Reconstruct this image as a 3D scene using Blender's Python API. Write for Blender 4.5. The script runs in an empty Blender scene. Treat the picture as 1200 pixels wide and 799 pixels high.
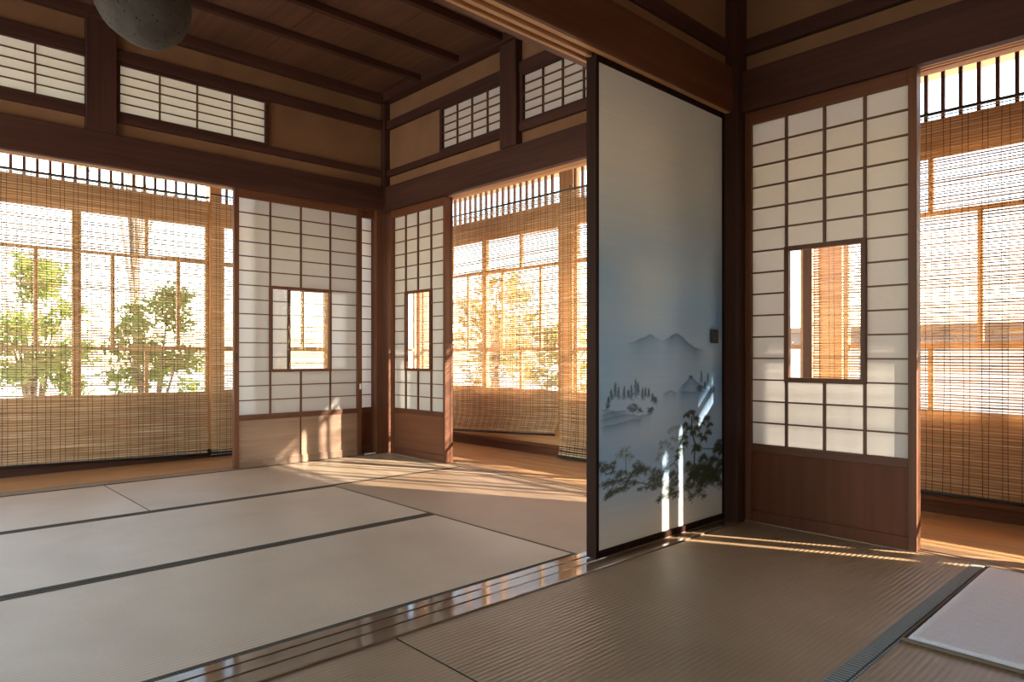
import bpy, math, random
import numpy as np
from mathutils import Vector, Matrix
random.seed(7)
S = bpy.context.scene
COL = S.collection
PI = math.pi

# ------------------------------------------------------------------ materials
def newmat(name):
    m = bpy.data.materials.new(name); m.use_nodes = True
    nt = m.node_tree
    for n in list(nt.nodes): nt.nodes.remove(n)
    out = nt.nodes.new('ShaderNodeOutputMaterial')
    return m, nt, out

def srgb(r, g, b):
    f = lambda c: (c/12.92 if c <= .04045 else ((c+.055)/1.055)**2.4)
    return (f(r/255), f(g/255), f(b/255), 1)

def node(nt, t, **kw):
    n = nt.nodes.new(t)
    for k, v in kw.items():
        if k in n.inputs: n.inputs[k].default_value = v
        else: setattr(n, k, v)
    return n

def wood(name, c0, c1, axis='x', rough=.45, scale=1.0, bump=.15, spec=.35, knots=True):
    """plank wood: fine grain drawn out along one axis plus slow colour drift"""
    m, nt, out = newmat(name); L = nt.links.new
    p = node(nt, 'ShaderNodeBsdfPrincipled', Roughness=rough); p.inputs['Specular IOR Level'].default_value = spec
    tc = node(nt, 'ShaderNodeTexCoord')
    def mp(sl, sc):
        q = node(nt, 'ShaderNodeMapping')
        s = [sc*scale]*3; s['xyz'.index(axis)] = sl*scale
        q.inputs['Scale'].default_value = s
        L(tc.outputs['Object'], q.inputs['Vector']); return q
    n1 = node(nt, 'ShaderNodeTexNoise', Scale=1.0, Detail=6.0, Roughness=.6); L(mp(1.6, 42).outputs[0], n1.inputs['Vector'])
    n2 = node(nt, 'ShaderNodeTexNoise', Scale=1.0, Detail=3.0, Roughness=.5); L(mp(.8, 5).outputs[0], n2.inputs['Vector'])
    mx = node(nt, 'ShaderNodeMath', operation='ADD'); 
    h1 = node(nt, 'ShaderNodeMath', operation='MULTIPLY'); h1.inputs[1].default_value = .55
    h2 = node(nt, 'ShaderNodeMath', operation='MULTIPLY'); h2.inputs[1].default_value = .55
    L(n1.outputs[0], h1.inputs[0]); L(n2.outputs[0], h2.inputs[0]); L(h1.outputs[0], mx.inputs[0]); L(h2.outputs[0], mx.inputs[1])
    cr = node(nt, 'ShaderNodeValToRGB'); cr.color_ramp.elements[0].position = .38; cr.color_ramp.elements[1].position = .72
    cr.color_ramp.elements[0].color = c0; cr.color_ramp.elements[1].color = c1
    L(mx.outputs[0], cr.inputs[0]); L(cr.outputs[0], p.inputs['Base Color'])
    b = node(nt, 'ShaderNodeBump', Strength=bump, Distance=.002); L(n1.outputs[0], b.inputs['Height']); L(b.outputs[0], p.inputs['Normal'])
    L(p.outputs[0], out.inputs[0])
    return m

def plaster(name, c0, c1, rough=.9):
    m, nt, out = newmat(name); L = nt.links.new
    p = node(nt, 'ShaderNodeBsdfPrincipled', Roughness=rough); p.inputs['Specular IOR Level'].default_value = .1
    tc = node(nt, 'ShaderNodeTexCoord')
    n1 = node(nt, 'ShaderNodeTexNoise', Scale=2.2, Detail=5.0, Roughness=.6); L(tc.outputs['Object'], n1.inputs['Vector'])
    n2 = node(nt, 'ShaderNodeTexNoise', Scale=160.0, Detail=3.0); L(tc.outputs['Object'], n2.inputs['Vector'])
    cr = node(nt, 'ShaderNodeValToRGB'); cr.color_ramp.elements[0].position = .3; cr.color_ramp.elements[1].position = .7
    cr.color_ramp.elements[0].color = c0; cr.color_ramp.elements[1].color = c1
    L(n1.outputs[0], cr.inputs[0]); L(cr.outputs[0], p.inputs['Base Color'])
    b = node(nt, 'ShaderNodeBump', Strength=.25, Distance=.002); L(n2.outputs[0], b.inputs['Height']); L(b.outputs[0], p.inputs['Normal'])
    L(p.outputs[0], out.inputs[0]); return m

def plain(name, c, rough=.6, metal=0.0, spec=.4):
    m, nt, out = newmat(name)
    p = node(nt, 'ShaderNodeBsdfPrincipled', Roughness=rough, Metallic=metal); p.inputs['Specular IOR Level'].default_value = spec
    tc = node(nt, 'ShaderNodeTexCoord'); n = node(nt, 'ShaderNodeTexNoise', Scale=30.0, Detail=3.0)
    mix = node(nt, 'ShaderNodeMix', data_type='RGBA'); mix.inputs[6].default_value = c
    mix.inputs[7].default_value = (c[0]*.8, c[1]*.8, c[2]*.8, 1)
    nt.links.new(tc.outputs['Object'], n.inputs['Vector']); nt.links.new(n.outputs[0], mix.inputs[0])
    nt.links.new(mix.outputs[2], p.inputs['Base Color']); nt.links.new(p.outputs[0], out.inputs[0]); return m

def paper(name, c, trans=.6, ct=None):
    m, nt, out = newmat(name); L = nt.links.new
    d = node(nt, 'ShaderNodeBsdfDiffuse', Color=c); t = node(nt, 'ShaderNodeBsdfTranslucent', Color=ct or c)
    tc = node(nt, 'ShaderNodeTexCoord'); n = node(nt, 'ShaderNodeTexNoise', Scale=60.0, Detail=4.0); L(tc.outputs['Object'], n.inputs['Vector'])
    mr = node(nt, 'ShaderNodeMapRange'); mr.inputs[3].default_value = trans-.05; mr.inputs[4].default_value = trans+.05
    L(n.outputs[0], mr.inputs[0])
    mx = node(nt, 'ShaderNodeMixShader'); L(mr.outputs[0], mx.inputs[0]); L(d.outputs[0], mx.inputs[1]); L(t.outputs[0], mx.inputs[2])
    L(mx.outputs[0], out.inputs[0]); return m

def glass(name):
    m, nt, out = newmat(name); L = nt.links.new
    t = node(nt, 'ShaderNodeBsdfTransparent', Color=(.96, .97, .97, 1)); g = node(nt, 'ShaderNodeBsdfGlossy', Roughness=.02)
    f = node(nt, 'ShaderNodeFresnel', IOR=1.45); k = node(nt, 'ShaderNodeMath', operation='MULTIPLY'); k.inputs[1].default_value = .4
    L(f.outputs[0], k.inputs[0])
    mx = node(nt, 'ShaderNodeMixShader'); L(k.outputs[0], mx.inputs[0]); L(t.outputs[0], mx.inputs[1]); L(g.outputs[0], mx.inputs[2])
    L(mx.outputs[0], out.inputs[0]); return m

def tatami(name, axis, c0, c1):
    """woven rush: ribs along the mat, fine cross weave, worn patches"""
    m, nt, out = newmat(name); L = nt.links.new
    p = node(nt, 'ShaderNodeBsdfPrincipled', Roughness=.42); p.inputs['Specular IOR Level'].default_value = .5
    tc = node(nt, 'ShaderNodeTexCoord'); o = tc.outputs['Object']
    sep = node(nt, 'ShaderNodeSeparateXYZ'); L(o, sep.inputs[0])
    a = sep.outputs[1 if axis == 'x' else 0]
    k = node(nt, 'ShaderNodeMath', operation='MULTIPLY'); k.inputs[1].default_value = 2*PI/.0155; L(a, k.inputs[0])
    nz = node(nt, 'ShaderNodeTexNoise', Scale=3.0, Detail=2.0); L(o, nz.inputs['Vector'])
    ad = node(nt, 'ShaderNodeMath', operation='MULTIPLY_ADD'); ad.inputs[1].default_value = 3.0; L(nz.outputs[0], ad.inputs[0]); L(k.outputs[0], ad.inputs[2])
    sn = node(nt, 'ShaderNodeMath', operation='SINE'); L(ad.outputs[0], sn.inputs[0])
    mp = node(nt, 'ShaderNodeMapping'); sc = [420, 420, 420]; sc[0 if axis == 'x' else 1] = 900; sc[1 if axis == 'x' else 0] = 60
    mp.inputs['Scale'].default_value = sc; L(o, mp.inputs['Vector'])
    nf = node(nt, 'ShaderNodeTexNoise', Scale=1.0, Detail=2.0); L(mp.outputs[0], nf.inputs['Vector'])
    nb = node(nt, 'ShaderNodeTexNoise', Scale=1.7, Detail=5.0, Roughness=.6); L(o, nb.inputs['Vector'])
    cr = node(nt, 'ShaderNodeValToRGB'); cr.color_ramp.elements[0].position = .3; cr.color_ramp.elements[1].position = .72
    cr.color_ramp.elements[0].color = c0; cr.color_ramp.elements[1].color = c1; L(nb.outputs[0], cr.inputs[0])
    mr = node(nt, 'ShaderNodeMapRange'); mr.inputs[1].default_value = -1; mr.inputs[3].default_value = .92; mr.inputs[4].default_value = 1.03; L(sn.outputs[0], mr.inputs[0])
    mm = node(nt, 'ShaderNodeMix', data_type='RGBA', blend_type='MULTIPLY'); mm.inputs[0].default_value = 1
    cb = node(nt, 'ShaderNodeCombineColor'); [L(mr.outputs[0], cb.inputs[i]) for i in range(3)]
    L(cr.outputs[0], mm.inputs[6]); L(cb.outputs[0], mm.inputs[7]); L(mm.outputs[2], p.inputs['Base Color'])
    b1 = node(nt, 'ShaderNodeBump', Strength=.5, Distance=.0016)
    wn = node(nt, 'ShaderNodeTexNoise', Scale=2.3, Detail=3.0); L(o, wn.inputs['Vector'])
    wr = node(nt, 'ShaderNodeMapRange'); wr.inputs[1].default_value = .38; wr.inputs[2].default_value = .66; wr.inputs[3].default_value = .15; L(wn.outputs[0], wr.inputs[0])
    wm = node(nt, 'ShaderNodeMath', operation='MULTIPLY'); L(sn.outputs[0], wm.inputs[0]); L(wr.outputs[0], wm.inputs[1]); L(wm.outputs[0], b1.inputs['Height'])
    b2 = node(nt, 'ShaderNodeBump', Strength=.25, Distance=.001); L(nf.outputs[0], b2.inputs['Height']); L(b1.outputs[0], b2.inputs['Normal'])
    L(b2.outputs[0], p.inputs['Normal']); L(p.outputs[0], out.inputs[0]); return m

def cloth(name, c, axis, stripe=.008, contrast=.25, bump=.4):
    m, nt, out = newmat(name); L = nt.links.new
    p = node(nt, 'ShaderNodeBsdfPrincipled', Roughness=.8); p.inputs['Specular IOR Level'].default_value = .15
    tc = node(nt, 'ShaderNodeTexCoord'); sep = node(nt, 'ShaderNodeSeparateXYZ'); L(tc.outputs['Object'], sep.inputs[0])
    k = node(nt, 'ShaderNodeMath', operation='MULTIPLY'); k.inputs[1].default_value = 2*PI/stripe; L(sep.outputs['xyz'.index(axis)], k.inputs[0])
    nz = node(nt, 'ShaderNodeTexNoise', Scale=40.0, Detail=3.0); L(tc.outputs['Object'], nz.inputs['Vector'])
    ad = node(nt, 'ShaderNodeMath', operation='MULTIPLY_ADD'); ad.inputs[1].default_value = 5.0; L(nz.outputs[0], ad.inputs[0]); L(k.outputs[0], ad.inputs[2])
    sn = node(nt, 'ShaderNodeMath', operation='SINE'); L(ad.outputs[0], sn.inputs[0])
    mr = node(nt, 'ShaderNodeMapRange'); mr.inputs[1].default_value = -1; mr.inputs[3].default_value = 0; mr.inputs[4].default_value = 1; L(sn.outputs[0], mr.inputs[0])
    mix = node(nt, 'ShaderNodeMix', data_type='RGBA'); L(mr.outputs[0], mix.inputs[0])
    mix.inputs[6].default_value = tuple(x*(1-contrast) for x in c[:3])+(1,); mix.inputs[7].default_value = tuple(min(1, x*(1+contrast)) for x in c[:3])+(1,)
    L(mix.outputs[2], p.inputs['Base Color'])
    b = node(nt, 'ShaderNodeBump', Strength=bump, Distance=.001); L(sn.outputs[0], b.inputs['Height']); L(b.outputs[0], p.inputs['Normal'])
    L(p.outputs[0], out.inputs[0]); return m

def leafmat(name, c0, c1):
    m, nt, out = newmat(name); L = nt.links.new
    tc = node(nt, 'ShaderNodeTexCoord'); n = node(nt, 'ShaderNodeTexNoise', Scale=9.0, Detail=2.0); L(tc.outputs['Object'], n.inputs['Vector'])
    mix = node(nt, 'ShaderNodeMix', data_type='RGBA'); mix.inputs[6].default_value = c0; mix.inputs[7].default_value = c1; L(n.outputs[0], mix.inputs[0])
    d = node(nt, 'ShaderNodeBsdfDiffuse'); t = node(nt, 'ShaderNodeBsdfTranslucent'); L(mix.outputs[2], d.inputs[0]); L(mix.outputs[2], t.inputs[0])
    mx = node(nt, 'ShaderNodeMixShader'); mx.inputs[0].default_value = .5; L(d.outputs[0], mx.inputs[1]); L(t.outputs[0], mx.inputs[2]); L(mx.outputs[0], out.inputs[0]); return m

def reed(name, c0, c1):
    """split bamboo: colour changes from slat to slat, a little light comes through"""
    m, nt, out = newmat(name); L = nt.links.new
    tc = node(nt, 'ShaderNodeTexCoord'); mp = node(nt, 'ShaderNodeMapping'); mp.inputs['Scale'].default_value = (2.5, 2.5, 70); L(tc.outputs['Object'], mp.inputs['Vector'])
    n = node(nt, 'ShaderNodeTexNoise', Scale=1.0, Detail=3.0, Roughness=.7); L(mp.outputs[0], n.inputs['Vector'])
    cr = node(nt, 'ShaderNodeValToRGB'); cr.color_ramp.elements[0].position = .36; cr.color_ramp.elements[1].position = .68
    cr.color_ramp.elements[0].color = c0; cr.color_ramp.elements[1].color = c1; L(n.outputs[0], cr.inputs[0])
    d = node(nt, 'ShaderNodeBsdfDiffuse'); t = node(nt, 'ShaderNodeBsdfTranslucent'); L(cr.outputs[0], d.inputs[0]); L(cr.outputs[0], t.inputs[0])
    mx = node(nt, 'ShaderNodeMixShader'); mx.inputs[0].default_value = .32; L(d.outputs[0], mx.inputs[1]); L(t.outputs[0], mx.inputs[2]); L(mx.outputs[0], out.inputs[0]); return m

M = {}
DARK0, DARK1 = (.036, .014, .010, 1), (.080, .032, .021, 1)
MID0, MID1 = (.072, .023, .0105, 1), (.155, .057, .025, 1)
for ax in 'xyz':
    M['dark_'+ax] = wood('dark_timber_'+ax, DARK0, DARK1, ax, .6, spec=.2)
    M['mid_'+ax] = wood('red_cedar_'+ax, MID0, MID1, ax, .5, spec=.25)
    M['honey_'+ax] = wood('honey_pine_'+ax, (.42, .20, .080, 1), (.66, .36, .16, 1), ax, .5)
    M['kumiko_'+ax] = wood('lattice_wood_'+ax, (.075, .030, .017, 1), (.14, .062, .034, 1), ax, .55)
M['board_x'] = wood('grey_brown_board', (.17, .10, .063, 1), (.30, .19, .125, 1), 'x', .4)
M['board_red'] = wood('red_brown_board', (.10, .036, .017, 1), (.185, .070, .032, 1), 'y', .5, .6, spec=.2)
M['board_dark'] = wood('dark_red_board', (.070, .021, .010, 1), (.130, .042, .019, 1), 'z', .55, .6, spec=.15)
M['ceil'] = wood('ceiling_board', (.060, .025, .015, 1), (.155, .070, .036, 1), 'y', .5, .7)
M['sill'] = wood('polished_sill', (.16, .095, .058, 1), (.25, .16, .10, 1), 'x', .07, .8, .012, .9)
M['sill_y'] = wood('worn_threshold', (.26, .15, .08, 1), (.42, .26, .15, 1), 'y', .35)
M['lac'] = wood('black_brown_lacquer', (.012, .006, .005, 1), (.030, .012, .008, 1), 'z', .6, spec=.05)
M['floor_y'] = wood('veranda_board', (.48, .25, .105, 1), (.70, .42, .20, 1), 'y', .3, .8, .08)
M['plaster'] = plaster('ochre_plaster', (.185, .094, .047, 1), (.265, .140, .072, 1))
M['whiteplaster'] = plaster('pale_plaster', (.62, .60, .56, 1), (.75, .73, .68, 1))
M['paper'] = paper('shoji_paper', (.80, .77, .73, 1), .55, (.68, .67, .66, 1))
M['paper_shaded'] = paper('shaded_shoji_paper', (.70, .65, .58, 1), .55, (.33, .31, .285, 1))  # same shoji paper, darkened to put the right wall's dimmer light into its colour
M['ranma_paper'] = paper('ranma_paper', (.80, .77, .73, 1), .6, (.33, .31, .28, 1))
M['glass'] = glass('window_glass')
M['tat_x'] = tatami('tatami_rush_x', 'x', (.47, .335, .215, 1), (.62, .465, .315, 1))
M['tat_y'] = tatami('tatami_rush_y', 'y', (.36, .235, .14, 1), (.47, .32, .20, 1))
M['tat_old'] = tatami('worn_tatami_rush', 'x', (.28, .174, .094, 1), (.405, .264, .150, 1))
M['heri'] = cloth('brown_mat_border', (.075, .056, .036, 1), 'x')
M['heri_y'] = cloth('brown_mat_border_y', (.12, .085, .052, 1), 'y')
M['heri_grey'] = cloth('grey_mat_border', (.23, .24, .225, 1), 'x', .013, .5)
M['rug'] = cloth('pale_quilt', (.76, .70, .68, 1), 'y', .009, .02, .12)
M['rug_edge'] = plain('brown_edging', (.13, .085, .055, 1), .9)
M['reed'] = reed('bamboo_slat', (.50, .33, .18, 1), (.88, .70, .47, 1))
M['cord'] = plain('dark_cord', (.035, .028, .03, 1), .9)
M['rod'] = plain('black_rod', (.012, .012, .016, 1), .5)
M['metal'] = plain('dull_metal', (.6, .6, .58, 1), .3, .9)
M['pull'] = plain('blackened_pull', (.035, .035, .037, 1), .45, .4)
M['white'] = plain('white_metal', (.8, .8, .78, 1), .4)
M['ground'] = plaster('pale_gravel', (.50, .47, .42, 1), (.68, .65, .60, 1))
M['leaf_a'] = leafmat('green_leaves', (.10, .17, .03, 1), (.26, .34, .08, 1))
M['leaf_b'] = leafmat('olive_leaves', (.20, .19, .05, 1), (.38, .30, .10, 1))
M['bark'] = wood('bark', (.10, .07, .05, 1), (.22, .16, .12, 1), 'z', .9)
M['rooftile'] = plain('brown_tile', (.20, .11, .07, 1), .7)

# ------------------------------------------------------------------ mesh helpers
class MB:
    def __init__(s): s.v = []; s.f = []
    def box(s, x0, x1, y0, y1, z0, z1):
        x0, x1 = min(x0, x1), max(x0, x1); y0, y1 = min(y0, y1), max(y0, y1); z0, z1 = min(z0, z1), max(z0, z1)
        b = len(s.v)
        s.v += [(x0, y0, z0), (x1, y0, z0), (x1, y1, z0), (x0, y1, z0), (x0, y0, z1), (x1, y0, z1), (x1, y1, z1), (x0, y1, z1)]
        s.f += [tuple(b+i for i in q) for q in ((0, 3, 2, 1), (4, 5, 6, 7), (0, 1, 5, 4), (1, 2, 6, 5), (2, 3, 7, 6), (3, 0, 4, 7))]
        return s
    def quad(s, *p):
        b = len(s.v); s.v += list(p); s.f.append(tuple(range(b, b+len(p)))); return s
    def tube(s, pts, r, n=6):
        pts = [Vector(p) for p in pts]; rs = r if isinstance(r, (list, tuple)) else [r]*len(pts)
        rings = []
        for i, p in enumerate(pts):
            d = (pts[min(i+1, len(pts)-1)]-pts[max(i-1, 0)]).normalized()
            u = d.cross(Vector((0, 0, 1)) if abs(d.z) < .9 else Vector((1, 0, 0))).normalized(); w = d.cross(u)
            b = len(s.v); s.v += [tuple(p+(u*math.cos(2*PI*k/n)+w*math.sin(2*PI*k/n))*rs[i]) for k in range(n)]; rings.append(b)
        for a, b in zip(rings, rings[1:]):
            s.f += [(a+k, a+(k+1) % n, b+(k+1) % n, b+k) for k in range(n)]
        s.f.append(tuple(rings[0]+k for k in reversed(range(n)))); s.f.append(tuple(rings[-1]+k for k in range(n)))
        return s
    def build(s, name, mat, parent=None, base=None, bevel=0, smooth=False):
        if base is None: base = parent['_base'] if parent is not None else (0, 0, 0)
        me = bpy.data.meshes.new(name)
        me.from_pydata([(x-base[0], y-base[1], z-base[2]) for x, y, z in s.v], [], s.f); me.update()
        o = bpy.data.objects.new(name, me); COL.objects.link(o); me.materials.append(mat)
        if parent is not None: o.parent = parent
        else: o.location = base
        o['_base'] = tuple(base)
        if smooth:
            for q in me.polygons: q.use_smooth = True
        if bevel:
            b = o.modifiers.new('bevel', 'BEVEL'); b.width = bevel; b.segments = 2; b.limit_method = 'ANGLE'
        return o

def thing(name, label, cat, base=(0, 0, 0), group=None):
    o = bpy.data.objects.new(name, None); COL.objects.link(o); o.location = base; o.empty_display_size = .1
    o['_base'] = tuple(base); o['label'] = label; o['category'] = cat
    if group: o['group'] = group
    return o
def structure(o, label, cat):
    o['kind'] = 'structure'; o['label'] = label; o['category'] = cat; return o
def sthing(name, label, cat, base=(0, 0, 0)):
    return structure(thing(name, label, cat, base), label, cat)
TRIM = [0]
def trim(label, mb, mat, cat='beam', bevel=.003):
    TRIM[0] += 1
    v = mb.v; base = (sum(p[0] for p in v)/len(v), sum(p[1] for p in v)/len(v), min(p[2] for p in v))
    return structure(mb.build('trim_%d' % TRIM[0], mat, base=base, bevel=bevel), label, cat)
def bx(*a): return MB().box(*a)
# P(axis): map (along, depth, z) boxes into the two wall directions
def abox(mb, ax, a0, a1, d0, d1, z0, z1):
    return mb.box(a0, a1, d0, d1, z0, z1) if ax == 'x' else mb.box(d0, d1, a0, a1, z0, z1)
def apt(ax, a, d, z): return (a, d, z) if ax == 'x' else (d, a, z)
SKY, SUNE, EXPO = 1.2, 42.0, 0.55
SKYTINT = (1.0, .90, .79, 1)
# ------------------------------------------------------------------ constants of the place (metres, floor at 0, far corner at the origin)
HK = 1.757            # underside of the lintels
NAG = 1.935           # top of the lintel boards
CEIL = 2.60
XL, YR = -3.62, -6.2  # left wall, rear wall
YP = -2.7605          # face of the sliding partition
OX, OY = .80, .68     # outer glazed walls of the veranda

# ------------------------------------------------------------------ floor, ground, ceilings
structure(bx(XL-.3, .125, YR-.1, .005, -.3, -.062).build('floor', M['dark_x']), 'subfloor boards under the tatami', 'floor')
# veranda boards run beside each wall
def planks(name, label, ax, a0, a1, d0, d1, n, mat):
    mb = MB(); w = (d1-d0)/n
    for i in range(n):
        abox(mb, ax, a0, a1, d0+i*w+.0012, d0+(i+1)*w-.0012, -.05, -.004)
    o = mb.build(name, mat, base=apt(ax, (a0+a1)/2, d0, -.05), bevel=.0015); structure(o, label, 'floor'); return o
M['floor_x'] = wood('veranda_board_x', (.36, .17, .065, 1), (.55, .29, .12, 1), 'x', .3, .8, .08)
planks('floor.001', 'honey coloured veranda boards beyond the right hand screens', 'y', -6.0, .10, .125, OX+.06, 6, M['floor_y'])
planks('floor.002', 'honey coloured veranda boards beyond the far left screens', 'x', XL-.3, OX+.06, .10, OY+.06, 5, M['floor_x'])
structure(bx(-30, 60, -40, 60, -.6, -.5).build('ground', M['ground']), 'pale gravel ground of the garden', 'ground')

mb = MB()
x = XL
while x < 0.06:
    mb.box(x+.0015, min(x+.44, .06)-.0015, -2.66, .06, CEIL, CEIL+.02); x += .44
structure(mb.build('ceiling', M['ceil'], base=(-1.8, -1.3, CEIL)), 'brown board ceiling of the far room', 'ceiling')
for y, w, q in ((-.50, .036, 'first'), (-.905, .036, 'second'), (-1.31, .036, 'third'), (-1.72, .036, 'fourth'), (-2.12, .036, 'fifth')):
    trim(q+' dark ceiling batten counted from the far left wall', bx(XL, 0, y-w/2, y+w/2, CEIL-.042, CEIL), M['dark_x'], 'batten')
structure(bx(XL-.1, .9, YR-.1, -2.62, CEIL+.0, CEIL+.02).build('ceiling.001', M['ceil'], base=(-1.8, -4, CEIL)), 'board ceiling of the near room', 'ceiling')
structure(bx(XL-.6, 2.05, YR-.4, 2.0, CEIL+.06, CEIL+.12).build('roof', M['rooftile'], base=(0, 0, CEIL)), 'roof over both rooms', 'roof')
# veranda ceilings falling outward to the eaves
YE = -12.0
mb = MB(); mb.quad((.06, YE, 2.56), (2.0, YE, 2.40), (2.0, 2.0, 2.40), (.06, 2.0, 2.56)); mb.quad((.06, YE, 2.58), (.06, 2.0, 2.58), (2.0, 2.0, 2.44), (2.0, YE, 2.44))
mb.quad((2.0, YE, 2.40), (2.0, YE, 2.44), (2.0, 2.0, 2.44), (2.0, 2.0, 2.40))
structure(mb.build('ceiling.002', M['honey_x']), 'sloping eave boards over the right veranda', 'ceiling')
mb = MB(); mb.quad((XL-.5, .06, 2.56), (.06, .06, 2.56), (.06, 1.7, 2.42), (XL-.5, 1.7, 2.42)); mb.quad((XL-.5, .06, 2.58), (XL-.5, 1.7, 2.45), (.06, 1.7, 2.45), (.06, .06, 2.58))
structure(mb.build('ceiling.003', M['honey_y']), 'sloping eave boards over the far veranda', 'ceiling')

# ------------------------------------------------------------------ upper walls, posts and beams
def upper_wall(ax, name, a0, a1, holes, label):
    """plaster band from the lintel to the ceiling with rectangular holes for the transoms"""
    mb = MB(); d0, d1 = .02, .06; zs0, zs1 = 1.80, CEIL+.06
    cur = a0
    for h0, h1, hz0, hz1 in sorted(holes):
        abox(mb, ax, cur, h0, d0, d1, zs0, zs1)
        abox(mb, ax, h0, h1, d0, d1, zs0, hz0); abox(mb, ax, h0, h1, d0, d1, hz1, zs1); cur = h1
    abox(mb, ax, cur, a1, d0, d1, zs0, zs1)
    return structure(mb.build(name, M['plaster']), label, 'wall')
RZ0, RZ1 = 2.076, 2.338
RA = [(-2.80, -1.905), (-1.736, -.903)]
RB = [(-1.269, -.678), (-2.05, -1.445)]
upper_wall('x', 'wall_back', XL, .06, [(a-.025, b+.025, RZ0-.02, RZ1+.02) for a, b in RA], 'ochre plaster above the far left lintel')
upper_wall('y', 'wall_right', -2.72, .02, [(a-.025, b+.025, RZ0-.02, RZ1+.02) for a, b in RB], 'ochre plaster above the far right lintel')
structure(bx(.02, .06, YR, -2.80, 1.80, CEIL+.06).build('wall_right.001', M['plaster']), 'ochre plaster above the near screens', 'wall')
structure(bx(XL, -.03, -2.765, -2.70, 1.85, CEIL+.02).build('wall_partition', M['plaster']), 'ochre plaster above the partition lintel', 'wall')
structure(bx(XL-.1, .9, YR-.1, YR, -.3, CEIL+.06).build('wall_rear', M['plaster']), 'ochre plaster rear wall', 'wall')
structure(bx(.735, .76, YR, -5.27, -.3, 2.5).build('wall_right.002', M['honey_y']), 'unseen boarded end wall added to block sun into the veranda', 'wall')  # unseen wall added to stop the sun beyond the narrow slits
structure(bx(XL-.08, XL, YR, .06, 2.0, CEIL+.06).build('wall_left', M['plaster']), 'plaster above the unseen left side, left open for sky fill', 'wall')  # unseen left side opened up so sky light fills the rooms
structure(bx(XL-.08, XL, -5.12, -2.80, -.1, 2.0).build('wall_left.001', M['plaster']), 'ochre plaster wall at the left of the near room', 'wall')  # unseen stretch sized to limit sky fill in the near room

trim('brown lintel board above the far left screens', bx(XL, -.03, -.022, .02, HK, NAG), M['dark_x'])
for i, (d0, d1) in enumerate(((.02, .034), (.046, .060), (.072, .10))):
    trim(('inner', 'middle', 'outer')[i]+' lintel track above the far left screens', bx(XL, .0, d0, d1, HK+.002, HK+.05), M['honey_x'], 'track', .001)
trim('lintel core above the far left screens', bx(XL, .0, .02, .10, HK+.014, 1.83), M['mid_x'])
trim('brown lintel board above the far right screens', bx(-.022, .02, -2.72, -.03, HK, NAG), M['dark_y'])
trim('dark lintel board above the near screens', bx(-.022, .02, YR, -2.80, HK, NAG), M['dark_y'])
for y0, y1 in ((-2.72, -.0), (YR, -2.80)):
    qq = 'far right screens' if y1 == 0 else 'near screens'
    for d0, d1, q in ((.02, .034, 'inner'), (.046, .060, 'middle'), (.072, .12, 'outer')):
        trim(q+' lintel track above the '+qq, bx(d0, d1, y0, y1, HK+.002, HK+.05), M['honey_y'], 'track', .001)
    trim('lintel core above the '+qq, bx(.02, .12, y0, y1, HK+.014, 1.83), M['mid_y'])
# rails of the plaster bands
trim('dark rail under the far left transoms', bx(XL, -.03, -.008, .03, 2.013, RZ0-.018), M['dark_x'])
trim('dark rail over the far left transoms', bx(XL, -.03, -.008, .03, RZ1+.018, 2.419), M['dark_x'])
trim('dark rail under the far right transoms', bx(-.008, .03, -2.72, -.03, 2.013, RZ0-.018), M['dark_y'])
trim('dark rail over the far right transoms', bx(-.008, .03, -2.72, -.03, RZ1+.018, 2.419), M['dark_y'])
trim('dark rail above the near lintel', bx(-.008, .03, YR, -2.80, 2.010, 2.076), M['dark_y'])
# cornices
trim('ceiling cornice over the far left wall', bx(XL, 0, -.055, .02, 2.545, CEIL), M['dark_x'], 'cornice')
trim('ceiling cornice over the far right wall', bx(-.055, .02, -2.66, 0, 2.545, CEIL), M['dark_y'], 'cornice')
# posts
trim('corner post at floor level', bx(-.085, .10, -.014, .10, -.02, HK), M['mid_z'], 'post')
trim('slim corner post up to the ceiling', bx(-.028, .04, -.028, .04, HK, 2.56), M['dark_z'], 'post')
trim('short dark post between the far left transoms', bx(-1.905, -1.760, -.032, .04, NAG, 2.56), M['dark_z'], 'post')
trim('short dark post between the far right transoms', bx(-.032, .04, -1.419, -1.279, NAG, 2.56), M['dark_z'], 'post')
trim('tall dark post where the partition meets the screens', bx(-.059, .08, -2.822, -2.70, -.02, CEIL), M['dark_z'], 'post')
trim('post at the far left end', bx(XL-.06, XL+.06, -.03, .09, -.02, CEIL), M['dark_z'], 'post')
trim('post at the left end of the partition', bx(XL-.06, XL+.06, -2.80, -2.68, -.02, CEIL), M['dark_z'], 'post')
trim('lintel over the unseen left side, left open for sky fill', bx(XL-.06, XL+.02, YR, .06, 1.90, 2.03), M['dark_y'])
# partition lintel with two grooves and its facing boards
for y0, y1, q in ((-2.786, -2.765, 'near'), (-2.741, -2.723, 'middle'), (-2.702, -2.688, 'far')):
    trim(q+' running strip under the partition lintel', bx(XL, -.059, y0, y1, HK, HK+.03), M['honey_x'], 'track', .0015)
trim('partition lintel core', bx(XL, -.059, -2.786, -2.688, HK+.018, HK+.09), M['mid_x'])
trim('brown facing board of the partition lintel', bx(XL, -.059, -2.800, -2.7862, HK+.001, 1.945), M['mid_x'])
trim('facing board of the partition lintel on the far room side', bx(XL, -.059, -2.688, -2.66, HK+.001, 1.945), M['mid_x'])
trim('dark rail above the partition lintel', bx(XL, -.059, -2.778, -2.765, 2.005, 2.075), M['dark_x'])

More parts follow.
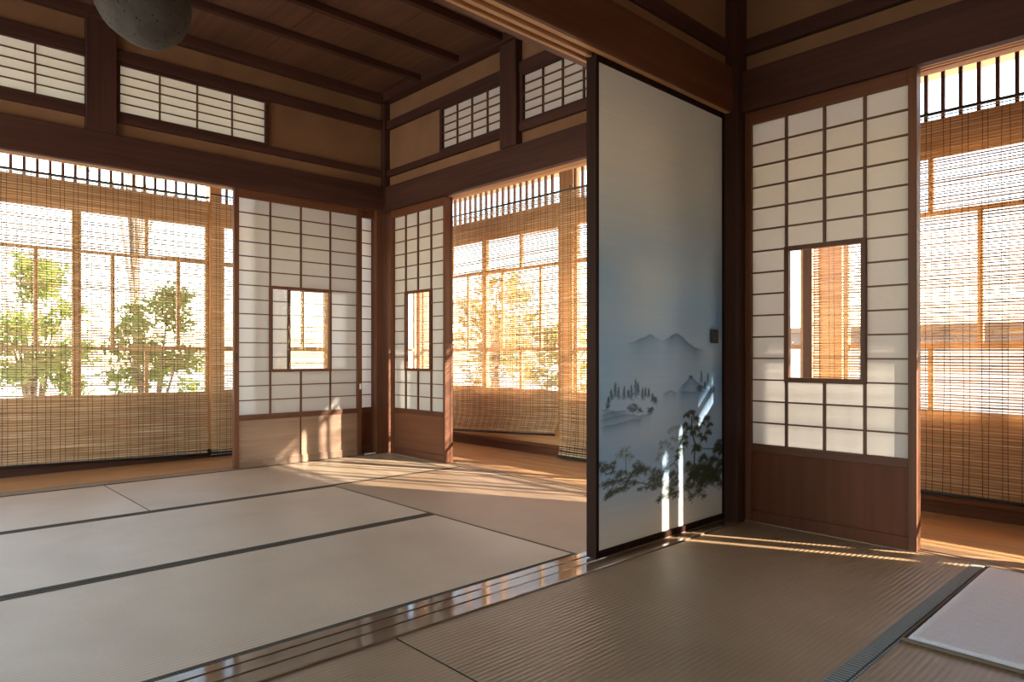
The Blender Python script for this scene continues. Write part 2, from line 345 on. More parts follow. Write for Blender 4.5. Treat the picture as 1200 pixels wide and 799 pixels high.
# ------------------------------------------------------------------ sills
mb = MB()
for y0, y1, z in ((-2.825, -2.785, .004), (-2.785, -2.760, .0015), (-2.760, -2.730, .004), (-2.730, -2.705, .0015), (-2.705, -2.668, .004)):
    mb.box(XL, -.059, y0, y1, -.05, z)
trim('polished grooved sill across the floor between the rooms', mb, M['sill'], 'sill', .002)
for y0, y1, n in ((-2.70, 0, 0), (-5.3, -2.80, 1)):
    mb = MB()
    for x0, x1, z in ((.0, .012, .002), (.012, .030, -.003), (.030, .043, .002), (.043, .062, -.003), (.062, .125, .002)):
        mb.box(x0, x1, y0, y1, -.05, z)
    trim('grooved threshold under the near right screens' if n else 'grooved threshold under the far right screens', mb, M['sill_y'], 'sill', .001)
mb = MB()
for y0, y1, z in ((.0, .012, .002), (.012, .030, -.003), (.030, .043, .002), (.043, .062, -.003), (.062, .10, .002)):
    mb.box(XL, 0, y0, y1, -.05, z)
M['sill_x2'] = wood('worn_threshold_x', (.22, .14, .085, 1), (.34, .23, .15, 1), 'x', .4)
trim('grooved threshold under the far left screens', mb, M['sill_x2'], 'sill', .001)

# ------------------------------------------------------------------ tatami mats
def mat(x0, x1, y0, y1, ax, label, surf, edge, bw=.028, sides=(1, 1)):
    g = .0025
    x0 += g; x1 -= g; y0 += g; y1 -= g
    t = thing('tatami_mat', label, 'tatami mat', ((x0+x1)/2, (y0+y1)/2, -.055), 'tatami mats on the floor')
    o = bx(x0, x1, y0, y1, -.055, -.001).build('rush_cover', surf, t)
    o.data.materials.append(M['heri'])
    for q in o.data.polygons: q.material_index = 1 if abs(q.normal.z) < .5 else 0  # sides coloured dark to stand for shade in the seams
    for s in (0, 1):
        if not sides[s]: continue
        mb = MB()
        if ax == 'x': mb.box(x0, x1, y0-.0005 if s == 0 else y1-bw, y0+bw if s == 0 else y1+.0005, -.05, .0006)
        else: mb.box(x0-.0005 if s == 0 else x1-bw, x0+bw if s == 0 else x1+.0005, y0, y1, -.05, .0006)
        mb.build('cloth_border', edge, t, bevel=.001)
    return t
TX, TY, TO, H, HY = M['tat_x'], M['tat_y'], M['tat_old'], M['heri'], M['heri_y']
mat(-1.82, 0, -.885, 0, 'x', 'tatami mat along the far left wall in front of the paper screen', TX, H, .022)
mat(XL, -1.82, -.885, 0, 'x', 'tatami mat along the far left wall in front of the bamboo blind', TX, H, .022)
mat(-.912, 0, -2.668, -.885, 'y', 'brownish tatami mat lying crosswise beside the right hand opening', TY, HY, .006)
mat(-2.70, -.912, -1.795, -.885, 'x', 'middle tatami mat in the second row from the far left wall', TX, H, .024)
mat(-2.70, -.912, -2.668, -1.795, 'x', 'large tatami mat beside the floor sill in the far room', TX, H, .024)
mat(XL, -2.70, -2.668, -.885, 'y', 'tatami mat at the left edge of the far room', TX, HY, .022)
mat(-1.79, 0, -3.70, -2.825, 'x', 'worn ribbed tatami mat with a grey border in front of the painted door', TO, M['heri_grey'], .036, (1, 0))
mat(-3.58, -1.79, -3.70, -2.825, 'x', 'worn tatami mat at the bottom edge left of the ribbed mat', TO, M['heri_grey'], .036, (1, 0))
mat(-1.79, 0, -4.58, -3.70, 'x', 'worn tatami mat partly under the pale quilted rug', TO, M['heri_grey'], .006)
mat(-3.58, -1.79, -4.58, -3.70, 'x', 'worn tatami mat left of the one under the rug, nearest the viewer', TO, M['heri_grey'], .036)

# ------------------------------------------------------------------ pale quilted rug
t = thing('rug', 'pale pinkish white quilted rug with brown edge lying on the tatami', 'rug', (-.46, -3.99, 0))
x0, x1, y0, y1 = -.878, -.045, -4.45, -3.712
mb = MB(); n, k = 60, 56
for j in range(k+1):
    for i in range(n+1):
        u, v = i/n, j/k; e = min(u, 1-u, v, 1-v)
        z = .012*min(1, (e/.02))**.5+.002+.0004*math.sin(i*2.1)*math.sin(j*.7+i*.2)+.0016*math.sin(3*u+5*v)
        # west edge wanders a little, as the photo shows
        xx = x0+(x1-x0)*u+(.004*math.sin(9*v) if i == 0 else 0)
        mb.v.append((xx, y0+(y1-y0)*v, z))
for j in range(k):
    for i in range(n):
        a = j*(n+1)+i; mb.f.append((a, a+1, a+n+2, a+n+1))
mb.build('quilted_top', M['rug'], t, smooth=True)
mb = MB()
for p in (((x0, y0, .005), (x0, y1, .005)), ((x0, y1, .005), (x1, y1, .005)), ((x1, y1, .005), (x1, y0, .005)), ((x1, y0, .005), (x0, y0, .005))): mb.tube(p, .0052, 8)
mb.build('edge_binding', M['rug_edge'], t, smooth=True)

# ------------------------------------------------------------------ paper screens
def shoji(ax, f, th, stL, cols, stR, win, label, lower, zt=1.705, zb=.335, top=HK+.022, pull=None, latch=False, seam=None, low2=None, pap=None):
    """cols: the five lattice lines (left paper edge .. right paper edge); win = which two columns hold the pane"""
    cols = sorted(cols); a0, a1 = min(stL, stR), max(stL, stR); base = apt(ax, (a0+a1)/2, f+th/2, .003)
    t = thing('shoji_screen', label, 'sliding screen', base, 'paper lattice sliding screens')
    d0, d1 = f, f+th; other = 'x' if ax == 'x' else 'y'
    B = lambda *q: abox(MB(), ax, *q)
    K = M['mid_z']
    B(a0, cols[0], d0, d1, .003, top).build('stile', K, t, bevel=.002)
    B(cols[-1], a1, d0, d1, .003, top).build('stile', K, t, bevel=.002)
    B(cols[0], cols[-1], d0+.001, d1-.001, zt, top).build('top_rail', M['mid_'+other], t, bevel=.002)
    B(cols[0], cols[-1], d0+.001, d1-.001, zb-.034, zb).build('middle_rail', M['mid_'+other], t, bevel=.002)
    B(cols[0], cols[-1], d0+.001, d1-.001, .003, .05).build('bottom_rail', low2 or M['mid_'+other], t, bevel=.002)
    lb = B(cols[0]-.004, cols[-1]+.004, d0+.009, d1-.007, .045, zb-.03).build('lower_board', lower, t)
    if seam is not None:
        B(seam-.004, seam+.004, d0+.006, d0+.012, .05, zb-.03).build('board_batten', M['dark_z'], lb, bevel=.001)
    rows = [zb+(zt-zb)*i/15 for i in range(16)]
    w0, w1 = cols[1], cols[3]; wz0, wz1 = rows[3], rows[9]
    # lattice of thin bars, cut away round the pane
    mb = MB(); bd0, bd1 = d0+.005, d0+.016
    for c in (cols[1], cols[3]): abox(mb, ax, c-.005, c+.005, bd0, bd1, zb, zt)
    for z0, z1 in ((zb, wz0), (wz1, zt)): abox(mb, ax, cols[2]-.005, cols[2]+.005, bd0, bd1, z0, z1)
    for i, z in enumerate(rows[1:-1], 1):
        sp = [(cols[0], w0), (w1, cols[4])] if 3 <= i <= 9 else [(cols[0], cols[4])]
        for s0, s1 in sp: abox(mb, ax, s0, s1, bd0+.001, bd1-.001, z-.0032, z+.0032)
    mb.build('lattice', M['kumiko_'+other], t)
    mb = MB(); d = d0+.0185
    for q in ((cols[0], cols[4], zb, wz0), (cols[0], cols[4], wz1, zt), (cols[0], w0, wz0, wz1), (w1, cols[4], wz0, wz1)):
        mb.quad(apt(ax, q[0], d, q[2]), apt(ax, q[1], d, q[2]), apt(ax, q[1], d, q[3]), apt(ax, q[0], d, q[3]))
    mb.build('paper', pap or M['paper'], t)
    fr = MB(); fw = .019
    abox(fr, ax, w0-.006, w0+fw-.006, d0-.001, d0+.024, wz0-.006, wz1+.006); abox(fr, ax, w1-fw+.006, w1+.006, d0-.001, d0+.024, wz0-.006, wz1+.006)
    abox(fr, ax, w0+fw-.006, w1-fw+.006, d0-.001, d0+.024, wz0-.006, wz0+fw-.006); abox(fr, ax, w0+fw-.006, w1-fw+.006, d0-.001, d0+.024, wz1-fw+.006, wz1+.006)
    fo = fr.build('window_frame', M['mid_z'], t, bevel=.0015)
    g = MB(); d = d0+.012
    g.quad(apt(ax, w0+.01, d, wz0+.01), apt(ax, w1-.01, d, wz0+.01), apt(ax, w1-.01, d, wz1-.01), apt(ax, w0+.01, d, wz1-.01)).build('glass_pane', M['glass'], fo)
    if pull is not None:
        a, z = pull; B(a-.007, a+.007, d0-.0015, d0+.004, z-.024, z+.024).build('finger_pull', M['pull'], t, bevel=.002)
    if latch:
        o = B(-.287, -.258, d0-.006, d0-.001, .474, .490).build('latch', M['white'], t, bevel=.003); o['label'] = 'white metal latch'
        mb = B(-.219, -.204, d0-.006, d0-.001, .470, .510); mb.tube([apt(ax, -.212, d0-.006, .488), apt(ax, -.212, d0-.03, .49), apt(ax, -.195, d0-.03, .488)], .0035)
        o = mb.build('latch', M['white'], t, bevel=.002); o['label'] = 'white metal latch'
    return t
c_a = [-1.071, -.866, -.655, -.439, -.233]
shoji('x', .0, .03, -1.103, c_a, -.196, 0, 'wide paper screen with grey brown lower board and white latch, left of the corner', M['board_x'], pull=(-1.087, .70), latch=True, seam=-.658, low2=M['board_x'])
c_a2 = [-.94, -.726, -.512, -.298, -.088]
shoji('x', .036, .03, -.97, c_a2, -.056, 0, 'rear paper screen showing as a narrow strip beside the corner post', M['board_dark'])
c_b = [-.098, -.2455, -.393, -.545, -.688]
shoji('y', .0, .045, -.066, c_b, -.709, 0, 'paper screen right of the corner with a narrow glass pane', M['board_red'], pap=M['paper_shaded'])
trim('slim jamb strip behind the edge of the screen right of the corner', bx(.046, .068, -.709, -.684, .0, HK), M['mid_z'], 'jamb')
c_n = [-2.851, -3.003, -3.158, -3.3095, -3.461]
shoji('y', .0, .045, -2.823, c_n, -3.490, 0, 'tall near paper screen right of the painted door', M['board_dark'], low2=M['board_dark'], pap=M['paper_shaded'])

# small white rod by the corner
t = thing('door_bolt', 'small white rod lying on the floor by the corner post', 'bolt', (-.13, -.022, 0))
MB().tube([(-.185, -.03, .008), (-.10, -.022, .008)], .0055, 8).build('rod', M['white'], t, smooth=True)
MB().tube([(-.192, -.031, .008), (-.180, -.0295, .008)], .009, 8).build('knob', M['metal'], t, smooth=True)

# ------------------------------------------------------------------ transom windows (ranma) and outer glazing
WIN = [0]
def window(label, base):
    WIN[0] += 1; return sthing('window_%d' % WIN[0], label, 'window', base)
def ranma(ax, a0, a1, nx, label, ny=5):
    t = window(label, apt(ax, (a0+a1)/2, .02, RZ0-.02)); o = 'x' if ax == 'x' else 'y'
    fr = MB()
    abox(fr, ax, a0-.024, a0, -.004, .04, RZ0-.02, RZ1+.02); abox(fr, ax, a1, a1+.024, -.004, .04, RZ0-.02, RZ1+.02)
    abox(fr, ax, a0, a1, -.004, .04, RZ0-.02, RZ0); abox(fr, ax, a0, a1, -.004, .04, RZ1, RZ1+.02)
    fr.build('frame', M['dark_'+o], t, bevel=.0015)
    mb = MB()
    for i in range(1, nx): 
        a = a0+(a1-a0)*i/nx; abox(mb, ax, a-.004, a+.004, .006, .018, RZ0, RZ1)
    for j in range(1, ny):
        z = RZ0+(RZ1-RZ0)*j/ny; abox(mb, ax, a0, a1, .007, .017, z-.003, z+.003)
    mb.build('lattice', M['kumiko_'+o], t)
    MB().quad(apt(ax, a0, .019, RZ0), apt(ax, a1, .019, RZ0), apt(ax, a1, .019, RZ1), apt(ax, a0, .019, RZ1)).build('paper', M['ranma_paper'], t)
ranma('x', RA[0][0], RA[0][1], 4, 'wide paper transom at the far left')
ranma('x', RA[1][0], RA[1][1], 4, 'paper transom over the wide paper screen')
ranma('y', RB[0][0], RB[0][1], 4, 'paper transom right of the corner')
ranma('y', RB[1][0], RB[1][1], 4, 'paper transom partly behind the painted door')

KZ, R1, R2, LZ0, LZ1 = .44, .757, 1.365, 1.650, 1.790
def sash(ax, a0, a1, D, label, up=True, mid=True, low=True):
    t = window(label, apt(ax, (a0+a1)/2, D+.02, .05)); o = 'x' if ax == 'x' else 'y'; a0, a1 = min(a0, a1), max(a0, a1)
    st = .024; fr = MB()
    abox(fr, ax, a0, a0+st, D, D+.03, .05, LZ0); abox(fr, ax, a1-st, a1, D, D+.03, .05, LZ0)
    for z0, z1 in ((.05, .09), (KZ-.02, KZ+.02), (LZ0-.03, LZ0)): abox(fr, ax, a0+st, a1-st, D, D+.03, z0, z1)
    fr.build('frame', M['honey_'+o], t, bevel=.001)
    mb = MB()
    for z in (R1, R2): abox(mb, ax, a0+st, a1-st, D+.004, D+.026, z-.011, z+.011)
    w = a1-a0; ms = []
    if up: ms.append((.5, R2, LZ0))
    if mid: ms += [(.25, R1, R2), (.75, R1, R2)]
    if low: ms.append((.5, KZ, R1))
    for q, z0, z1 in ms: abox(mb, ax, a0+w*q-.011, a0+w*q+.011, D+.005, D+.025, z0, z1)
    mb.build('muntins', M['honey_z'], t)
    MB().quad(apt(ax, a0, D+.015, KZ), apt(ax, a1, D+.015, KZ), apt(ax, a1, D+.015, LZ0), apt(ax, a0, D+.015, LZ0)).build('glass_pane', M['glass'], t)
    abox(MB(), ax, a0+st, a1-st, D+.006, D+.024, .08, KZ).build('lower_panel', M['honey_'+o], t)
def transom(ax, a0, a1, D, label, step=.0656):
    t = window(label, apt(ax, (a0+a1)/2, D+.02, LZ1)); mb = MB(); n = int((a1-a0)/step)
    for i in range(n+1):
        a = a1-i*step; abox(mb, ax, a-.0075, a+.0075, D+.002, D+.02, LZ1, 2.03)
    mb.build('bars', M['mid_z'], t)
    MB().quad(apt(ax, a0, D+.025, LZ1), apt(ax, a1, D+.025, LZ1), apt(ax, a1, D+.025, 2.36), apt(ax, a0, D+.025, 2.36)).build('glass_pane', M['glass'], t)  # unseen pane height above the bars, added to light the paper transoms
for a0, a1, q in ((-2.66, -1.8155, 'behind the left half of the long left blind'), (-1.8145, -1.016, 'behind the right half of the long left blind'), (-.932, -.10, 'behind the wide paper screen'), (-.098, .76, 'at the outer corner of the far veranda')):
    sash('x', a0, a1, OY, 'glazed veranda sash '+q)
sash('x', -3.5, -2.662, OY, 'glazed veranda sash at the far left end')
for a0, a1, q in ((.66, -.179, 'beyond the narrow screen right of the corner'), (-.181, -1.004, 'behind the blind with the raised hem'), (-1.134, -1.93, 'behind the full length blind by the painted door'), (-1.932, -2.735, 'hidden behind the painted door')):
    sash('y', a0, a1, OX, 'glazed veranda sash '+q)
sash('y', -2.928, -3.70, OX, 'glazed veranda sash beyond the near opening')
sash('y', -3.702, -4.45, OX, 'glazed veranda sash right of the near opening')
sash('y', -4.452, -5.85, OX, 'glazed veranda sash next to the added end wall', False, False, False)
transom('x', XL+.1, -1.10, OY, 'barred transom above the far veranda sashes')
transom('x', -.93, .75, OY, 'barred transom above the corner of the far veranda')
transom('y', -.965, .66, OX, 'barred transom beyond the far right opening')
transom('y', -2.735, -1.135, OX, 'barred transom beyond the partition')
transom('y', -6.0, -2.95, OX, 'barred transom beyond the near opening', .069)
trim('honey coloured outer lintel of the far veranda', bx(XL-.3, OX+.05, OY-.012, OY+.05, LZ0, LZ1), M['honey_x'])
trim('honey coloured outer lintel of the right veranda', bx(OX-.012, OX+.05, -6.2, OY+.05, LZ0, LZ1), M['honey_y'])
trim('upper head of the far transom', bx(XL-.3, OX+.05, OY-.006, OY+.04, 2.03, 2.075), M['honey_x'])
trim('upper head of the right transom', bx(OX-.006, OX+.04, -6.2, OY+.05, 2.03, 2.075), M['honey_y'])
trim('unseen boarding added over the right transom to cut light', bx(OX, OX+.02, -6.2, OY+.05, 2.075, 2.50), M['honey_y'], 'board')  # added out of view to dim the paper transoms on the right
trim('outer base sill of the far veranda', bx(XL-.3, OX+.05, OY-.02, OY+.06, -.05, .055), M['dark_x'], 'sill')
trim('outer base sill of the right veranda', bx(OX-.02, OX+.06, -6.2, OY+.05, -.05, .055), M['mid_y'], 'sill')
trim('outer base rail of the right veranda', bx(OX-.05, OX-.02, -6.2, OY-.02, .055, .075), M['mid_y'], 'sill')
trim('outer veranda post of the far side', bx(-1.015, -.933, OY-.02, OY+.06, -.02, 2.40), M['honey_z'], 'post')
trim('outer veranda post beyond the far right opening', bx(OX-.02, OX+.06, -1.133, -1.006, -.02, 2.40), M['honey_z'], 'post')
trim('outer veranda post beyond the partition', bx(OX-.03, OX+.06, -2.785, -2.737, -.02, 2.40), M['mid_z'], 'post')
trim('wide honey board standing outside the veranda', bx(1.12, 1.15, -2.80, -2.64, -.5, 2.42), M['honey_z'], 'post')
trim('outer corner post of the veranda', bx(OX-.03, OX+.06, OY-.03, OY+.06, -.02, 2.40), M['honey_z'], 'post')
trim('slim unseen post added to split the sun into two streaks', bx(OX-.065, OX-.04, -5.175, -5.04, -.004, 2.40), M['mid_z'], 'post')  # added out of view, shapes the two sun streaks on the door

# ------------------------------------------------------------------ bamboo blinds
def blind(ax, a0, a1, D, zt, zb0, zb1, label, curl=0.0, pitch=.0152, hh=.0044, seed=1, rodz=None):
    """zb0 / zb1: height of the lower edge at a0 / a1"""
    rnd = random.Random(seed); base = apt(ax, (a0+a1)/2, D, min(zb0, zb1))
    t = thing('bamboo_blind', label, 'blind', base, 'hanging bamboo blinds')
    n = int((zt-min(zb0, zb1))/pitch); segs = max(2, int((a1-a0)/.16)); mb = MB(); w = a1-a0
    def dep(s, z, zb):       # gentle belly, and a curl into the room near the hem
        h = max(0, 1-(z-zb)/.10); return -.004*math.sin(3.1*s+z*2)-curl*h*h*(3-2*h)
    for i in range(n+1):
        q = i/n; z0 = zb0+(zt-zb0)*q; z1 = zb1+(zt-zb1)*q
        jit = rnd.gauss(0, .0011); tilt = rnd.gauss(0, .0012); h = hh*rnd.uniform(.75, 1.25); ph = rnd.uniform(0, 6)
        e0, e1 = rnd.uniform(-.006, .004), rnd.uniform(-.004, .006)
        b = len(mb.v)
        for k in range(segs+1):
            s = k/segs; z = z0+(z1-z0)*s+jit+tilt*(s-.5)+.0009*math.sin(ph+s*7); a = a0+w*s+(e0 if k == 0 else e1 if k == segs else 0)
            d = D+dep(s, z, zb0+(zb1-zb0)*s)
            mb.v += [apt(ax, a, d, z-h), apt(ax, a, d+.0022, z), apt(ax, a, d, z+h), apt(ax, a, d-.0022, z)]
        for k in range(segs):
            c = b+4*k
            for m in range(4): mb.f.append((c+m, c+4+m, c+4+(m+1) % 4, c+(m+1) % 4))
        mb.f.append((b, b+1, b+2, b+3)); mb.f.append((b+4*segs+3, b+4*segs+2, b+4*segs+1, b+4*segs))
    mb.build('slats', M['reed'], t)
    mb = MB(); a = a0+.03; 
    while a < a1-.01:
        for off in (0, .024):
            if a+off > a1-.006: continue
            s = (a+off-a0)/w; zb = zb0+(zb1-zb0)*s; wob = rnd.uniform(0, 6); zs = [zb+(zt+.008-zb)*j/14 for j in range(15)]
            mb.tube([apt(ax, a+off+.003*math.sin(wob+z*3)+rnd.gauss(0, .0008), D-.004+dep(s, z, zb), z) for z in zs], .0013, 3)
        a += .072
    mb.build('cords', M['cord'], t)
    rz = (rodz or zt)+.008
    MB().tube([apt(ax, a0-.01, D-.004, rz), apt(ax, (a0+a1)/2, D-.004, rz-.004), apt(ax, a1+.01, D-.004, rz)], .0055, 8).build('top_rod', M['rod'], t, smooth=True)
    MB().tube([apt(ax, a0-.004, D-curl, zb0-.004), apt(ax, a1+.004, D-curl, zb1-.004)], .0085, 8).build('bottom_rod', M['rod'], t, smooth=True)
    for s in (.06, .5, .94):
        a = a0+w*s
        MB().tube([apt(ax, a, D-.004, rz), apt(ax, a+.004, D+.006, rz+.03), apt(ax, a, D+.035, rz+.02)], .0022, 5).build('hook', M['rod'], t)
    return t
BD = .055
blind('x', -2.95, -1.045, OY-BD, 1.800, .095, .030, 'long bamboo blind hanging over the windows at the left edge', seed=2)
blind('x', -1.026, .46, OY-BD-.026, 1.822, .026, .026, 'bamboo blind beside the wide paper screen, left of the corner', seed=3)
blind('y', -1.035, .615, OX-BD, 1.845, .165, .085, 'bamboo blind with a raised curling hem right of the corner', curl=.045, seed=4)
blind('y', -2.56, -1.060, OX-BD-.012, 1.840, .014, .014, 'full length bamboo blind next to the painted door edge', curl=.02, seed=5)
blind('y', -4.95, -2.80, OX-BD, 1.800, .086, .100, 'bamboo blind in the near opening at the right edge', pitch=.0130, hh=.0036, seed=6)

# ------------------------------------------------------------------ painted sliding door
t = thing('fusuma_door', 'painted sliding door with blue mountains and ink pines, dark frame', 'sliding door', (-.48, YP+.02, .005))
fx0, fx1 = -.922, -.056
px0, px1, pz0, pz1 = -.905, -.062, .028, 1.742
bx(fx0, px0, YP, YP+.046, .005, HK+.016).build('stile', M['lac'], t, bevel=.003)
bx(px1, fx1, YP, YP+.046, .005, HK+.016).build('stile', M['lac'], t, bevel=.003)
bx(px0, px1, YP+.001, YP+.045, .005, pz0).build('bottom_rail', M['lac'], t, bevel=.002)
bx(px0, px1, YP+.001, YP+.045, pz1, HK+.016).build('top_rail', M['lac'], t, bevel=.002)
bx(px0, px1, YP+.012, YP+.040, pz0, pz1).build('core_panel', M['whiteplaster'], t)
MT1 = [(-0.74,0.755),(-0.69,0.762),(-0.639,0.778),(-0.59,0.792),(-0.548,0.777),(-0.501,0.767)]
MT2 = [(-0.525,0.764),(-0.477,0.778),(-0.436,0.793),(-0.407,0.801),(-0.378,0.787),(-0.335,0.766),(-0.282,0.745),(-0.191,0.731)]
CON = [(-0.802,0.615,0.052,0.014),(-0.826,0.59,0.036,0.012),(-0.783,0.6,0.045,0.01),(-0.752,0.601,0.048,0.013),(-0.708,0.604,0.055,0.014),(-0.726,0.587,0.028,0.01),(-0.683,0.625,0.07,0.018),(-0.666,0.611,0.044,0.012),(-0.639,0.591,0.045,0.013),(-0.62,0.592,0.036,0.01),(-0.6,0.587,0.032,0.011),(-0.575,0.566,0.03,0.012),(-0.557,0.554,0.025,0.018),(-0.842,0.566,0.024,0.01),(-0.228,0.648,0.05,0.013),(-0.177,0.637,0.055,0.015),(-0.2,0.603,0.03,0.013),(-0.154,0.607,0.045,0.013),(-0.13,0.581,0.025,0.01)]
HILLR = [(-0.403,0.576),(-0.352,0.602),(-0.304,0.63),(-0.264,0.605),(-0.21,0.584),(-0.125,0.556)]
BLUEC = [(-0.242,0.58,0.02),(-0.309,0.625,0.011),(-0.687,0.523,0.018),(-0.712,0.516,0.015),(-0.654,0.51,0.014),(-0.594,0.505,0.018),(-0.849,0.532,0.013),(-0.579,0.509,0.01)]
HL = [[(-0.895,0.485),(-0.809,0.496),(-0.74,0.496),(-0.632,0.485),(-0.571,0.495)],[(-0.891,0.526),(-0.842,0.519),(-0.768,0.51),(-0.719,0.512)],[(-0.891,0.46),(-0.775,0.468),(-0.632,0.478)],[(-0.895,0.499),(-0.822,0.513),(-0.768,0.508)],[(-0.403,0.571),(-0.309,0.563),(-0.21,0.564),(-0.125,0.556)],[(-0.517,0.561),(-0.452,0.573),(-0.394,0.561)]]
PINE = [(-0.304,0.482,0.023),(-0.339,0.472,0.02),(-0.264,0.453,0.023),(-0.348,0.434,0.02),(-0.326,0.418,0.02),(-0.264,0.414,0.025),(-0.361,0.388,0.025),(-0.237,0.382,0.018),(-0.21,0.366,0.023),(-0.291,0.396,0.02),(-0.352,0.358,0.02),(-0.386,0.338,0.023),(-0.269,0.332,0.03),(-0.187,0.453,0.023),(-0.163,0.421,0.02),(-0.173,0.392,0.023),(-0.214,0.43,0.015),(-0.082,0.335,0.033),(-0.101,0.311,0.03),(-0.067,0.298,0.025),(-0.21,0.287,0.03),(-0.135,0.274,0.035),(-0.246,0.247,0.035),(-0.173,0.238,0.04),(-0.077,0.248,0.03),(-0.282,0.222,0.04),(-0.21,0.203,0.045),(-0.116,0.202,0.04),(-0.326,0.275,0.02),(-0.403,0.311,0.02)]
OLIVE = [(-0.436,0.422,0.011),(-0.461,0.414,0.009),(-0.403,0.424,0.011),(-0.444,0.385,0.009),(-0.42,0.378,0.009),(-0.485,0.375,0.011),(-0.517,0.373,0.011),(-0.517,0.355,0.011),(-0.469,0.36,0.011),(-0.532,0.329,0.009),(-0.501,0.33,0.009),(-0.444,0.343,0.009),(-0.544,0.312,0.009),(-0.477,0.31,0.011),(-0.747,0.359,0.02),(-0.775,0.349,0.012),(-0.712,0.338,0.012)]
LOW = [(-0.882,0.327,0.016),(-0.855,0.315,0.016),(-0.822,0.312,0.014),(-0.809,0.327,0.01),(-0.875,0.305,0.012),(-0.816,0.294,0.01),(-0.775,0.285,0.014),(-0.747,0.286,0.01),(-0.668,0.299,0.025),(-0.639,0.282,0.018),(-0.609,0.279,0.018),(-0.676,0.278,0.02),(-0.712,0.269,0.016),(-0.788,0.274,0.014),(-0.836,0.261,0.016),(-0.869,0.255,0.014),(-0.809,0.255,0.012),(-0.768,0.254,0.014),(-0.733,0.25,0.014),(-0.69,0.24,0.016),(-0.654,0.213,0.012),(-0.842,0.218,0.016),(-0.816,0.223,0.018),(-0.855,0.207,0.01),(-0.782,0.226,0.016),(-0.74,0.229,0.016),(-0.556,0.263,0.02),(-0.517,0.25,0.025),(-0.579,0.244,0.02),(-0.548,0.222,0.023),(-0.602,0.215,0.016),(-0.564,0.206,0.015),(-0.517,0.213,0.02),(-0.485,0.195,0.018),(-0.444,0.176,0.025),(-0.42,0.21,0.025),(-0.436,0.24,0.023),(-0.411,0.157,0.02),(-0.477,0.162,0.02),(-0.517,0.159,0.015),(-0.54,0.151,0.01),(-0.309,0.253,0.028),(-0.237,0.236,0.04),(-0.173,0.218,0.04),(-0.096,0.219,0.035),(-0.282,0.207,0.035),(-0.21,0.183,0.035),(-0.125,0.182,0.03),(-0.077,0.156,0.02),(-0.317,0.178,0.03),(-0.246,0.149,0.025),(-0.21,0.124,0.015),(-0.3,0.137,0.02)]
TRUNK = [[(-0.287,0.184),(-0.282,0.27),(-0.278,0.352),(-0.3,0.402),(-0.302,0.465)],[(-0.74,0.242),(-0.74,0.32),(-0.744,0.354)],[(-0.461,0.275),(-0.428,0.286),(-0.399,0.264),(-0.403,0.236)],[(-0.849,0.211),(-0.782,0.231),(-0.69,0.245),(-0.609,0.225),(-0.548,0.24),(-0.501,0.248)],[(-0.875,0.256),(-0.809,0.26),(-0.719,0.265),(-0.668,0.294)],[(-0.54,0.153),(-0.477,0.167),(-0.411,0.162),(-0.386,0.187)],[(-0.882,0.318),(-0.855,0.291),(-0.816,0.294)],[(-0.278,0.352),(-0.21,0.321),(-0.135,0.314),(-0.082,0.329)]]
